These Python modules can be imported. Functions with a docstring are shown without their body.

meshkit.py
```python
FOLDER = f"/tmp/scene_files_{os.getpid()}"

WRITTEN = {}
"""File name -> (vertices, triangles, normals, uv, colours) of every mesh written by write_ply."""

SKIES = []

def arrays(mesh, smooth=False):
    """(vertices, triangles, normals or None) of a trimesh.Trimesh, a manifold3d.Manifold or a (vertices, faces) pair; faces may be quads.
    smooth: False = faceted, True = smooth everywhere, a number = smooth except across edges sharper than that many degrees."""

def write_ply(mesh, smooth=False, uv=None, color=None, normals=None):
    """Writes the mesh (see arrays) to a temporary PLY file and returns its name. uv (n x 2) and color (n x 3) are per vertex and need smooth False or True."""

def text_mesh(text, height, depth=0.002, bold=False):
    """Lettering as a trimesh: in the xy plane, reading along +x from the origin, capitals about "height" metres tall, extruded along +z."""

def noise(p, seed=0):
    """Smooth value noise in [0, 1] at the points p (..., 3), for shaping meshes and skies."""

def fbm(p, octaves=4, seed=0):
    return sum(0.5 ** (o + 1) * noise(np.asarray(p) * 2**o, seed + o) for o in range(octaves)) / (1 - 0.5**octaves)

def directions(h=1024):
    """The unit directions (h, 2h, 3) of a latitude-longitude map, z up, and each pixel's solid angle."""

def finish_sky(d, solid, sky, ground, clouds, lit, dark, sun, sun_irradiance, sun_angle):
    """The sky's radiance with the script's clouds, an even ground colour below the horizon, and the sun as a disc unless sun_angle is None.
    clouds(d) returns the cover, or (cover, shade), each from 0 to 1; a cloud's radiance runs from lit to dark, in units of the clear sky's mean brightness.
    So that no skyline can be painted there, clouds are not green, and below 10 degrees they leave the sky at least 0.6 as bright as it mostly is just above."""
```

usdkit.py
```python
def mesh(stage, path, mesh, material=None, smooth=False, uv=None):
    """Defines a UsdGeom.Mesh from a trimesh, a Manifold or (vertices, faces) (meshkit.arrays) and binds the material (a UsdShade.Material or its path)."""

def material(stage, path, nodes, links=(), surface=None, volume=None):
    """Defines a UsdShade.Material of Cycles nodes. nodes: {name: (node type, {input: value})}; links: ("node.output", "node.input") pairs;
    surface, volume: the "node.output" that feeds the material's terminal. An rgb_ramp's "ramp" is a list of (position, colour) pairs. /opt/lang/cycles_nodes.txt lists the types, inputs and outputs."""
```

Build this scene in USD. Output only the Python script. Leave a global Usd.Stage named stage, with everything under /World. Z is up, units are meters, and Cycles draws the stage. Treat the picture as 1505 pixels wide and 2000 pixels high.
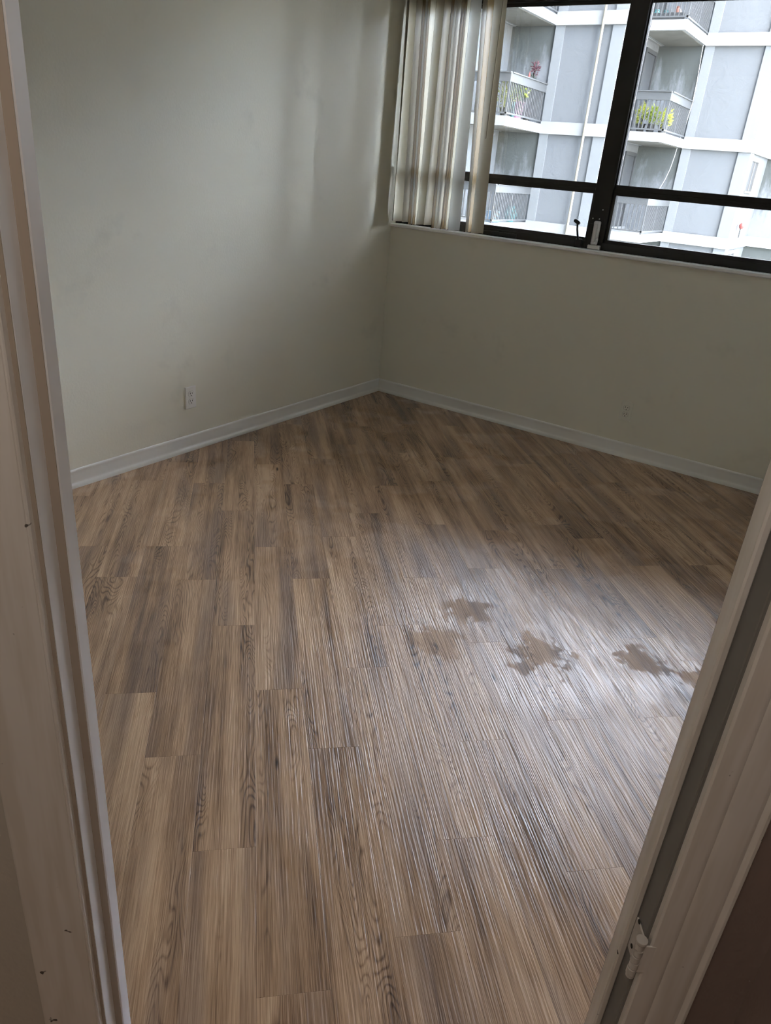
"""An empty bedroom with a diagonal plank floor, seen from the hall through its doorway."""
import math
import random
import numpy as np
import trimesh
import usdkit
from shapely.geometry import Polygon, box as sbox
from shapely.ops import unary_union
from pxr import Usd, UsdGeom, UsdLux, UsdShade, Gf

random.seed(4)
rng = np.random.default_rng(4)
stage = Usd.Stage.CreateInMemory()
UsdGeom.SetStageUpAxis(stage, UsdGeom.Tokens.z)
UsdGeom.SetStageMetersPerUnit(stage, 1.0)
UsdGeom.Xform.Define(stage, '/World')
UsdGeom.Scope.Define(stage, '/World/Looks')

# ------------------------------------------------------------------ camera
CAM = np.array([2.7858, -4.1782, 1.4262])
FPX = 1426.445                                   # focal length in pixels of the 1505-wide frame
RIGHT = np.array([0.8221032, 0.5633458, 0.0823887])
DOWN = np.array([0.3033063, -0.3108877, -0.9007520])
FWD = np.array([-0.4818212, 0.7655001, -0.4264481])
cam = UsdGeom.Camera.Define(stage, '/World/camera')
cam.CreateHorizontalApertureAttr(36.0)
cam.CreateFocalLengthAttr(36.0 * FPX / 1505)
cam.CreateClippingRangeAttr((0.02, 1000.0))
cam.CreateExposureAttr(2.1)
mat = np.eye(4)
mat[0, :3], mat[1, :3], mat[2, :3], mat[3, :3] = RIGHT, -DOWN, -FWD, CAM
cam.AddTransformOp().Set(Gf.Matrix4d(mat.tolist()))

# ------------------------------------------------------------------ daylight: sky and sun
SUN_AZ, SUN_EL = math.radians(27), math.radians(48)
SKY, SUN = 0.9, 1.1
M = {}


def mat_(name, nodes, links=(), surface='p.BSDF'):
    M[name] = usdkit.material(stage, '/World/Looks/' + name, nodes, links, surface=surface)
    return M[name]


mat_('sky', {
    's': ('sky_texture', {'sky_type': 'multiple_scattering', 'sun_disc': False, 'sun_elevation': SUN_EL, 'sun_rotation': math.pi / 2 - SUN_AZ, 'aerosol_density': 2.0}),
    'tc': ('texture_coordinate', {}), 'm': ('mapping', {'scale': (2.0, 2.0, 5.0)}), 'n': ('noise_texture', {'scale': 1.3, 'detail': 6, 'roughness': 0.55}),
    'r': ('map_range', {'from_min': 0.47, 'from_max': 0.68, 'to_min': 0.58, 'to_max': 0.95, 'clamp': True}),
    'x': ('mix', {'color2': (6.1, 5.2, 4.3)}), 'b': ('background_shader', {'strength': SKY})},
    [('tc.generated', 'm.vector'), ('m.vector', 'n.vector'), ('n.fac', 'r.value'), ('r.result', 'x.fac'), ('s.color', 'x.color1'), ('x.color', 'b.color')], surface='b.background')
dome = UsdLux.DomeLight.Define(stage, '/World/sky')
UsdShade.MaterialBindingAPI.Apply(dome.GetPrim()).Bind(M['sky'])
sun = UsdLux.DistantLight.Define(stage, '/World/sun')
sun.CreateAngleAttr(0.53)
sun.CreateIntensityAttr(SUN)
sun.CreateColorAttr(Gf.Vec3f(1.0, 0.95, 0.87))
to_sun = np.array([math.cos(SUN_EL) * math.cos(SUN_AZ), math.cos(SUN_EL) * math.sin(SUN_AZ), math.sin(SUN_EL)])
sx_ = np.cross([0, 0, 1], to_sun)
sx_ /= np.linalg.norm(sx_)
sm = np.eye(4)
sm[0, :3], sm[1, :3], sm[2, :3] = sx_, np.cross(to_sun, sx_), to_sun
sun.AddTransformOp().Set(Gf.Matrix4d(sm.tolist()))
HALL_LAMP = 10.0                                   # radiance of the hall lamp's glass

# ------------------------------------------------------------------ helpers
used = {}


def free(path):
    k = used.get(path, 0)
    used[path] = k + 1
    return path if k == 0 else f'{path}_{k:03d}'


def pathof(parent):
    return '/World' if parent is None else str(parent.GetPath())


def tag(p, label=None, cat=None, group=None, kind=None):
    p = p.GetPrim() if hasattr(p, 'GetPrim') else p
    for k, v in (('label', label), ('category', cat), ('group', group), ('kind', kind)):
        if v:
            p.SetCustomDataByKey(k, v)
    return p


def obj(name, mesh, m, parent=None, smooth=False, uv=None, label=None, cat=None, group=None, kind=None):
    if isinstance(mesh, list):
        mesh = trimesh.util.concatenate(mesh)
    p = usdkit.mesh(stage, free(pathof(parent) + '/' + name), mesh, M[m], smooth, uv).GetPrim()
    return tag(p, label, cat, group, kind)


def thing(name, label=None, cat=None, parent=None, group=None, kind=None, loc=None):
    x = UsdGeom.Xform.Define(stage, free(pathof(parent) + '/' + name))
    if loc is not None:
        x.AddTranslateOp().Set(Gf.Vec3d(*map(float, loc)))
    return tag(x, label, cat, group, kind)


def bx(x0, x1, y0, y1, z0, z1):
    b = trimesh.creation.box((x1 - x0, y1 - y0, z1 - z0))
    b.apply_translation(((x0 + x1) / 2, (y0 + y1) / 2, (z0 + z1) / 2))
    return b


def cbox(x0, x1, y0, y1, z0, z1, c=0.002):
    """A box with chamfered edges: the hull of its three inset boxes."""
    pts = []
    for ix, iy, iz in ((0, 1, 1), (1, 0, 1), (1, 1, 0)):
        for X in (x0 + c * ix, x1 - c * ix):
            for Y in (y0 + c * iy, y1 - c * iy):
                for Z in (z0 + c * iz, z1 - c * iz):
                    pts.append((X, Y, Z))
    return trimesh.convex.convex_hull(np.array(pts))


def frame_(mesh, o, ex, ey, ez):
    """Moves a mesh from local axes to the frame with origin o and axes ex, ey, ez."""
    T = np.eye(4)
    T[:3, 0], T[:3, 1], T[:3, 2], T[:3, 3] = ex, ey, ez, o
    m = mesh.copy()
    m.apply_transform(T)
    if np.linalg.det(T[:3, :3]) < 0:
        m.invert()
    return m


def prism(poly, h):
    """Extrudes a shapely polygon or point list from z = 0 to h."""
    if not isinstance(poly, Polygon):
        poly = Polygon(poly)
    return trimesh.creation.extrude_polygon(poly, h, engine='earcut')


def tube(pts, r, n=8, caps=True):
    pts = np.asarray(pts, float)
    r = np.broadcast_to(r, (len(pts),))
    t = np.gradient(pts, axis=0)
    t /= np.linalg.norm(t, axis=1, keepdims=True)
    ref = np.array([0, 0, 1.0]) if abs(t[0, 2]) < 0.8 else np.array([1.0, 0, 0])
    a = np.cross(t, ref)
    a /= np.linalg.norm(a, axis=1, keepdims=True)
    b = np.cross(t, a)
    ang = np.arange(n) * 2 * np.pi / n
    v = (pts[:, None] + r[:, None, None] * (np.cos(ang)[None, :, None] * a[:, None] + np.sin(ang)[None, :, None] * b[:, None])).reshape(-1, 3)
    f = []
    for i in range(len(pts) - 1):
        for j in range(n):
            p, q = i * n + j, i * n + (j + 1) % n
            f += [(p, p + n, q + n), (p, q + n, q)]
    if caps:
        c0, c1 = len(v), len(v) + 1
        v = np.vstack([v, pts[:1], pts[-1:]])
        e = (len(pts) - 1) * n
        for j in range(n):
            f += [(c0, j, (j + 1) % n), (c1, e + (j + 1) % n, e + j)]
    return trimesh.Trimesh(v, f, process=False)


def lathe(prof, n=24):
    return trimesh.creation.revolve(np.array(prof, float), sections=n)


# ------------------------------------------------------------------ materials
def paint(name, col, rough=0.5, bump=0.0, scale=60.0, vary=0.0, vscale=3.0, spec=0.5):
    nodes = {'p': ('principled_bsdf', {'base_color': col, 'roughness': rough, 'specular_ior_level': spec}), 'g': ('geometry', {})}
    links = []
    if bump:
        nodes['n'] = ('noise_texture', {'scale': scale, 'detail': 3})
        nodes['b'] = ('bump', {'strength': bump, 'distance': 0.003})
        links += [('g.position', 'n.vector'), ('n.fac', 'b.height'), ('b.normal', 'p.normal')]
    if vary:
        nodes['nv'] = ('noise_texture', {'scale': vscale, 'detail': 5, 'roughness': 0.6})
        nodes['rv'] = ('rgb_ramp', {'ramp': [(0.3, tuple(c * (1 - vary) for c in col)), (0.7, col)]})
        links += [('g.position', 'nv.vector'), ('nv.fac', 'rv.fac'), ('rv.color', 'p.base_color')]
    return mat_(name, nodes, links)


WALL = (0.83, 0.81, 0.70)
# the room's wall paint: faint roller texture, a few scuffs and pinholes
mat_('wall_paint', {
    'g': ('geometry', {}), 'n': ('noise_texture', {'scale': 90.0, 'detail': 1}), 'b': ('bump', {'strength': 0.25, 'distance': 0.002}),
    'ns': ('noise_texture', {'scale': 3.0, 'detail': 4, 'roughness': 0.62}), 'rs': ('rgb_ramp', {'ramp': [(0.27, tuple(c * 0.9 for c in WALL)), (0.4, WALL)]}),
    'p': ('principled_bsdf', {'roughness': 0.46, 'specular_ior_level': 0.45})},
    [('g.position', 'n.vector'), ('n.fac', 'b.height'), ('b.normal', 'p.normal'), ('g.position', 'ns.vector'), ('ns.fac', 'rs.fac'), ('rs.color', 'p.base_color')])
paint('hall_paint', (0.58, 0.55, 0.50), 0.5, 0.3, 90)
paint('hall_shade_paint', (0.29, 0.225, 0.205), 0.5, 0.3, 90)  # shade at the right end of the hall put into the paint
paint('ceiling_paint', (0.90, 0.89, 0.85), 0.7, 0.4, 120)
paint('trim_paint', (0.86, 0.86, 0.83), 0.32, 0.12, 40)
# old door-frame paint: yellowed drips and dark chips
mat_('frame_paint', {
    'g': ('geometry', {}), 'm': ('mapping', {'scale': (60.0, 60.0, 5.0)}), 'n': ('noise_texture', {'scale': 1.0, 'detail': 4}), 'n2': ('noise_texture', {'scale': 34.0, 'detail': 2, 'roughness': 0.7}),
    'r': ('rgb_ramp', {'ramp': [(0.35, (0.72, 0.68, 0.63)), (0.6, (0.80, 0.77, 0.74))]}), 'r2': ('rgb_ramp', {'ramp': [(0.245, (0.10, 0.09, 0.09)), (0.265, (1, 1, 1))]}),
    'x': ('mix', {'mix_type': 'multiply', 'fac': 1.0}), 'b': ('bump', {'strength': 0.25, 'distance': 0.002}), 'p': ('principled_bsdf', {'roughness': 0.42})},
    [('g.position', 'm.vector'), ('m.vector', 'n.vector'), ('g.position', 'n2.vector'), ('n.fac', 'r.fac'), ('n2.fac', 'r2.fac'), ('r.color', 'x.color1'), ('r2.color', 'x.color2'), ('x.color', 'p.base_color'),
     ('n2.fac', 'b.height'), ('b.normal', 'p.normal')])
paint('warm_shade_paint', (0.44, 0.375, 0.31), 0.45, 0.15, 40)  # dim warm hall light put into the colour of the left frame edges
paint('jamb_lit_paint', (0.89, 0.895, 0.92), 0.38, 0.15, 40)  # window light put into the paint, whiter than the rest of the frame
paint('frame_shadow_paint', (0.20, 0.195, 0.185), 0.5, 0.2, 60)  # shade of the hinge-side rabbet put into the paint
paint('hinge_paint', (0.60, 0.57, 0.54), 0.4, 0.3, 200)
paint('hole_dark', (0.012, 0.011, 0.01), 0.7)
paint('outlet_white', (0.90, 0.89, 0.86), 0.3)
paint('outlet_gap', (0.45, 0.44, 0.41), 0.5)
paint('outlet_painted', (0.83, 0.815, 0.72), 0.42)
paint('sill_paint', (0.93, 0.93, 0.93), 0.3, 0.1, 60)
paint('bronze', (0.020, 0.017, 0.016), 0.42, 0.15, 150, 0.5, 12)
paint('steel', (0.30, 0.29, 0.27), 0.35)
M['steel'] = mat_('latch_metal', {'p': ('principled_bsdf', {'base_color': (0.72, 0.71, 0.68), 'metallic': 0.3, 'roughness': 0.4})})
paint('black_plastic', (0.01, 0.01, 0.01), 0.4)
mat_('glass', {'f': ('fresnel', {'IOR': 1.5}), 't': ('transparent_bsdf', {'color': (0.965, 0.985, 0.985)}), 'g': ('glossy_bsdf', {'color': (1, 1, 1), 'roughness': 0.02}), 'x': ('mix_closure', {})},
     [('f.fac', 'x.fac'), ('t.BSDF', 'x.closure1'), ('g.BSDF', 'x.closure2')], surface='x.closure')
for nm, col, tr, fc in (('vane_cream', (0.47, 0.43, 0.32), (0.52, 0.42, 0.22), .12), ('vane_tan', (0.33, 0.225, 0.09), (0.45, 0.28, 0.09), .06), ('vane_backlit', (0.62, 0.62, 0.58), (0.62, 0.62, 0.60), .36)):  # the last copy is paler: backlight from outside put into its colour
    mat_(nm, {'p': ('principled_bsdf', {'base_color': col, 'roughness': 0.45}), 't': ('translucent_bsdf', {'color': tr}), 'x': ('mix_closure', {'fac': fc})},
         [('p.BSDF', 'x.closure1'), ('t.BSDF', 'x.closure2')], surface='x.closure')
mat_('lamp_glass', {'e': ('emission', {'color': (1.0, 0.88, 0.76), 'strength': HALL_LAMP})}, surface='e.emission')
paint('subfloor', (0.06, 0.045, 0.035), 0.8)
# the city side
paint('ground_mat', (0.30, 0.31, 0.27), 0.8, 0.3, 4, 0.4, 0.6)
FAC = (0.136, 0.147, 0.160)


def facade(name, col, stain, bump=0.5):
    """Stucco with trowel relief; where 'stain' is over 0, grey-green mildew runs down from under each floor slab."""
    mat_(name, {
        'g': ('geometry', {}), 'sp': ('separate_xyz', {}), 'n': ('noise_texture', {'scale': 2.2, 'detail': 3, 'roughness': 0.6, 'distortion': 0.6}), 'b': ('bump', {'strength': bump, 'distance': 0.05}),
        'z': ('math', {'math_type': 'subtract', 'value2': 2.68}), 'zd': ('math', {'math_type': 'divide', 'value2': 2.69}), 'zf': ('math', {'math_type': 'fraction'}),
        'm': ('mapping', {'scale': (2.6, 2.6, 0.8)}), 'n2': ('noise_texture', {'scale': 1.3, 'detail': 6, 'roughness': 0.72}),
        's': ('math', {'math_type': 'multiply_add', 'value2': 0.75}), 'r': ('map_range', {'from_min': 0.82, 'from_max': 1.06, 'to_min': 0.0, 'to_max': stain, 'clamp': True}),
        'x': ('mix', {'color1': col, 'color2': (0.032, 0.038, 0.030)}), 'p': ('principled_bsdf', {'roughness': 0.8, 'specular_ior_level': 0.2})},
        [('g.position', 'sp.vector'), ('g.position', 'n.vector'), ('n.fac', 'b.height'), ('b.normal', 'p.normal'), ('sp.z', 'z.value1'), ('z.value', 'zd.value1'), ('zd.value', 'zf.value1'),
         ('g.position', 'm.vector'), ('m.vector', 'n2.vector'), ('zf.value', 's.value1'), ('n2.fac', 's.value3'), ('s.value', 'r.value'), ('r.result', 'x.fac'), ('x.color', 'p.base_color')])


facade('stucco', FAC, 0.0)
facade('stucco_stained', tuple(c * 1.3 for c in FAC), 0.7)
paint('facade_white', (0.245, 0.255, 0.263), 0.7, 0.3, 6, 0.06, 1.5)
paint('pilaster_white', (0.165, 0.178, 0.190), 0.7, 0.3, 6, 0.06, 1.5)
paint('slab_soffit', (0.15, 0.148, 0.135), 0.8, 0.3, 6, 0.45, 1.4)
paint('railing_grey', (0.062, 0.066, 0.070), 0.5)
paint('railing_dark', (0.035, 0.037, 0.039), 0.5)
paint('door_dark', (0.03, 0.032, 0.035), 0.4)
paint('pipe_cream', (0.25, 0.235, 0.185), 0.6)
paint('cable_white', (0.30, 0.31, 0.32), 0.6)
paint('slit_frame', (0.12, 0.118, 0.115), 0.4)
for nm, c in (('leaf_yellow', (0.30, 0.33, 0.055)), ('leaf_lime', (0.24, 0.30, 0.05)), ('leaf_olive', (0.18, 0.19, 0.075)), ('flower_pink', (0.085, 0.032, 0.045)), ('leaf_dark', (0.03, 0.04, 0.025))):
    mat_(nm, {'p': ('principled_bsdf', {'base_color': c, 'roughness': 0.5}), 't': ('translucent_bsdf', {'color': c}), 'x': ('mix_closure', {'fac': 0.35})}, [('p.BSDF', 'x.closure1'), ('t.BSDF', 'x.closure2')], surface='x.closure')
for nm, c in (('pot_pink', (0.30, 0.15, 0.235)), ('pot_teal', (0.03, 0.10, 0.11)), ('pot_turquoise', (0.06, 0.22, 0.235)), ('pot_dark', (0.03, 0.03, 0.03)), ('pot_orange', (0.27, 0.12, 0.09)), ('toy_red', (0.22, 0.05, 0.045)), ('fabric_blue', (0.10, 0.16, 0.22))):
    paint(nm, c, 0.45)

# oak-look vinyl: st holds metres along and across the plank, shifted plank by plank
SPOTS = [(1.855, -2.091, .085), (1.88, -2.34, .10), (2.175, -2.178, .105), (2.46, -1.97, .09), (2.66, -1.96, .08)]
nodes = {
    'tc': ('texture_coordinate', {}), 'g': ('geometry', {}),
    'm1': ('mapping', {'scale': (1.5, 44, 1)}), 'n1': ('noise_texture', {'scale': 1, 'detail': 2, 'roughness': 0.55}),
    'm2': ('mapping', {'scale': (1.3, 11, 1)}), 'n2': ('noise_texture', {'scale': 1, 'detail': 2, 'roughness': 0.5}),
    'm3': ('mapping', {'scale': (11, 420, 1)}), 'n3': ('noise_texture', {'scale': 1, 'detail': 1, 'roughness': 0.6}),
    # cathedral figure: contour lines of a stretched field
    'm4': ('mapping', {'scale': (2.6, 17, 1)}), 'n4': ('noise_texture', {'scale': 1, 'detail': 1.2, 'roughness': 0.35, 'distortion': 0.5}),
    'c1': ('math', {'math_type': 'multiply', 'value2': 22.0}), 'c2': ('math', {'math_type': 'pingpong', 'value2': 0.5}),
    'c3': ('map_range', {'from_min': 0.02, 'from_max': 0.27, 'to_min': 1.0, 'to_max': 0.0, 'clamp': True}),
    'm5': ('mapping', {'location': (3.3, 7.7, 0), 'scale': (0.9, 14, 1)}), 'n5': ('noise_texture', {'scale': 1, 'detail': 0}),
    'c4': ('map_range', {'from_min': 0.50, 'from_max': 0.60, 'to_min': 0.0, 'to_max': 1.0, 'clamp': True}), 'c5': ('math', {'math_type': 'multiply'}), 'c6': ('math', {'math_type': 'multiply', 'value2': 0.27}),
    # plank tone
    'd1': ('vector_math', {'math_type': 'scale', 'scale': 0.05}), 'd2': ('vector_math', {'math_type': 'floor'}), 'wn': ('white_noise_texture', {'dimensions': '3D'}),
    'wt': ('map_range', {'from_min': 0.0, 'from_max': 1.0, 'to_min': -0.075, 'to_max': 0.075}),
    # mix of all tone sources
    't1': ('math', {'math_type': 'multiply', 'value2': 0.7}), 't2': ('math', {'math_type': 'multiply_add', 'value2': 1.05}), 't3': ('math', {'math_type': 'multiply_add', 'value2': 0.62}),
    't4': ('math', {'math_type': 'add'}), 't5': ('math', {'math_type': 'subtract'}),
    'ramp': ('rgb_ramp', {'ramp': [(0.70, (0.070, 0.043, 0.028)), (0.91, (0.19, 0.115, 0.068)), (1.10, (0.345, 0.216, 0.126)), (1.28, (0.475, 0.312, 0.188)), (1.48, (0.60, 0.415, 0.262))]}),
    't6': ('math', {'math_type': 'multiply', 'value2': 0.7}),
    # knots
    'mk': ('mapping', {'scale': (2.3, 10, 1)}), 'vk': ('voronoi_texture', {'scale': 1.0}), 'k1': ('map_range', {'from_min': 0.02, 'from_max': 0.075, 'to_min': 1.0, 'to_max': 0.0, 'clamp': True}),
    'ks': ('separate_color', {}), 'k2': ('math', {'math_type': 'greater_than', 'value2': 0.72}), 'k3': ('math', {'math_type': 'multiply'}), 'xk': ('mix', {'color2': (0.016, 0.011, 0.009)}),
    # greyish plum cast in the dark bands
    'mg': ('mapping', {'location': (9.1, 2.2, 0), 'scale': (1.0, 10, 1)}), 'ng': ('noise_texture', {'scale': 1, 'detail': 2}), 'gr': ('map_range', {'from_min': 0.5, 'from_max': 0.68, 'to_min': 0.0, 'to_max': 0.55, 'clamp': True}),
    'xg': ('mix', {'color2': (0.165, 0.120, 0.105)}),
    # embossed grain
    'me': ('mapping', {'scale': (5.5, 205, 1)}), 'ne': ('noise_texture', {'scale': 1, 'detail': 1, 'roughness': 0.5}),
    'e2': ('map_range', {'from_min': 0.35, 'from_max': 0.65, 'to_min': 0.0, 'to_max': 1.0, 'clamp': True}),
    'eb': ('math', {'math_type': 'multiply_add', 'value2': 0.35}),
    'bump': ('bump', {'strength': 0.5, 'distance': 0.0012}),
    # mopped film: patches of sheen, matte where it has dried off
    'nw': ('noise_texture', {'scale': 1.7, 'detail': 4, 'roughness': 0.55}), 'w1': ('map_range', {'from_min': 0.47, 'from_max': 0.53, 'to_min': 0.0, 'to_max': 1.0, 'clamp': True}),
    'wr': ('map_range', {'from_min': 0.0, 'from_max': 1.0, 'to_min': 0.34, 'to_max': 0.24}),
    'nd': ('noise_texture', {'scale': 15, 'detail': 4, 'roughness': 0.7}), 'dd': ('math', {'math_type': 'subtract', 'value2': 0.5}), 'dm': ('math', {'math_type': 'multiply', 'value2': 2.0}),
    'sr': ('map_range', {'from_min': 0.52, 'from_max': 0.62, 'to_min': 0.0, 'to_max': 1.0, 'clamp': True}), 'rx': ('mix_float', {'b': 0.46}), 'sl': ('mix_float', {'a': 0.6, 'b': 0.33}),
    'p': ('principled_bsdf', {})}
links = [(a, b) for a, b in (s.split('>') for s in '''tc.UV>m1.vector m1.vector>n1.vector tc.UV>m2.vector m2.vector>n2.vector tc.UV>m3.vector m3.vector>n3.vector tc.UV>m4.vector m4.vector>n4.vector
n4.fac>c1.value1 c1.value>c2.value1 c2.value>c3.value tc.UV>m5.vector m5.vector>n5.vector n5.fac>c4.value c3.result>c5.value1 c4.result>c5.value2 c5.value>c6.value1
tc.UV>d1.vector1 d1.vector>d2.vector1 d2.vector>wn.vector wn.value>wt.value
n1.fac>t1.value1 n2.fac>t2.value1 t1.value>t2.value3 n3.fac>t3.value1 t2.value>t3.value3 t3.value>t4.value1 wt.result>t4.value2 t4.value>t5.value1 c6.value>t5.value2 t5.value>t6.value1 t6.value>ramp.fac
tc.UV>mk.vector mk.vector>vk.vector vk.distance>k1.value vk.color>ks.color ks.r>k2.value1 k1.result>k3.value1 k2.value>k3.value2
tc.UV>mg.vector mg.vector>ng.vector ng.fac>gr.value gr.result>xg.fac ramp.color>xg.color1 xg.color>xk.color1 k3.value>xk.fac xk.color>p.base_color
tc.UV>me.vector me.vector>ne.vector ne.fac>e2.value n3.fac>eb.value1 e2.result>eb.value3 eb.value>bump.height bump.normal>p.normal
g.position>nw.vector nw.fac>w1.value w1.result>wr.value g.position>nd.vector nd.fac>dd.value1 dd.value>dm.value1 wr.result>rx.a sr.result>rx.fac sr.result>sl.fac rx.result>p.roughness sl.result>p.specular_ior_level'''.split())]
nodes['ramp'][1]['ramp'] = [(a * 0.7, c) for a, c in nodes['ramp'][1]['ramp']]
prev = None
for i, (x, y, r) in enumerate(SPOTS):
    nodes[f'sm{i}'] = ('mapping', {'location': (-x / (2 * r), -y / (2 * r), 0), 'scale': (1 / (2 * r), 1 / (2 * r), 0)})
    nodes[f'sg{i}'] = ('gradient_texture', {'gradient_type': 'spherical'})
    links += [('g.position', f'sm{i}.vector'), (f'sm{i}.vector', f'sg{i}.vector')]
    if prev:
        nodes[f'sx{i}'] = ('math', {'math_type': 'maximum'})
        links += [(prev, f'sx{i}.value1'), (f'sg{i}.fac', f'sx{i}.value2')]
        prev = f'sx{i}.value'
    else:
        prev = f'sg{i}.fac'
nodes['sa'] = ('math', {'math_type': 'add'})
nodes['sgt'] = ('math', {'math_type': 'greater_than', 'value2': 0.02})
nodes['sz'] = ('math', {'math_type': 'multiply'})
links += [(prev, 'sa.value1'), ('dm.value', 'sa.value2'), (prev, 'sgt.value1'), ('sa.value', 'sz.value1'), ('sgt.value', 'sz.value2'), ('sz.value', 'sr.value')]
mat_('oak_vinyl', nodes, links)

# ------------------------------------------------------------------ plan of the room and the hall
N_AZ = math.radians(123)
NV = np.array([math.cos(N_AZ), math.sin(N_AZ)])            # from the hall through the doorway
UV_ = np.array([NV[1], -NV[0]])                            # along the door wall, to the right


def D(u, v):
    """Door-wall coordinates to plan."""
    return CAM[:2] + u * UV_ + v * NV


CEIL = 2.44
V_HALL, V_ROOM = 0.701, 0.785                              # hall face and room face of the door wall
JL, JR = -0.362, 0.439                                     # faces of the jambs
RW, NEAR = 2.90, -3.90                                     # right wall, near wall
t1 = (RW - D(0, V_ROOM)[0]) / UV_[0]
t0 = (NEAR - D(0, V_ROOM)[1]) / UV_[1]
PB, PA = D(t1, V_ROOM), D(t0, V_ROOM)
room = Polygon([(0, 0), (RW, 0), tuple(PB), tuple(PA), (0, NEAR)])
HL, HR, HB = -1.15, 0.62, -1.6
hall = Polygon([tuple(D(HL, HB)), tuple(D(HR, HB)), tuple(D(HR, V_HALL)), tuple(D(HL, V_HALL))])
doorway = Polygon([tuple(D(JL - .02, V_HALL - .01)), tuple(D(JR + .02, V_HALL - .01)), tuple(D(JR + .02, V_ROOM + .01)), tuple(D(JL - .02, V_ROOM + .01))])
walk = unary_union([room, hall, doorway])

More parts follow.
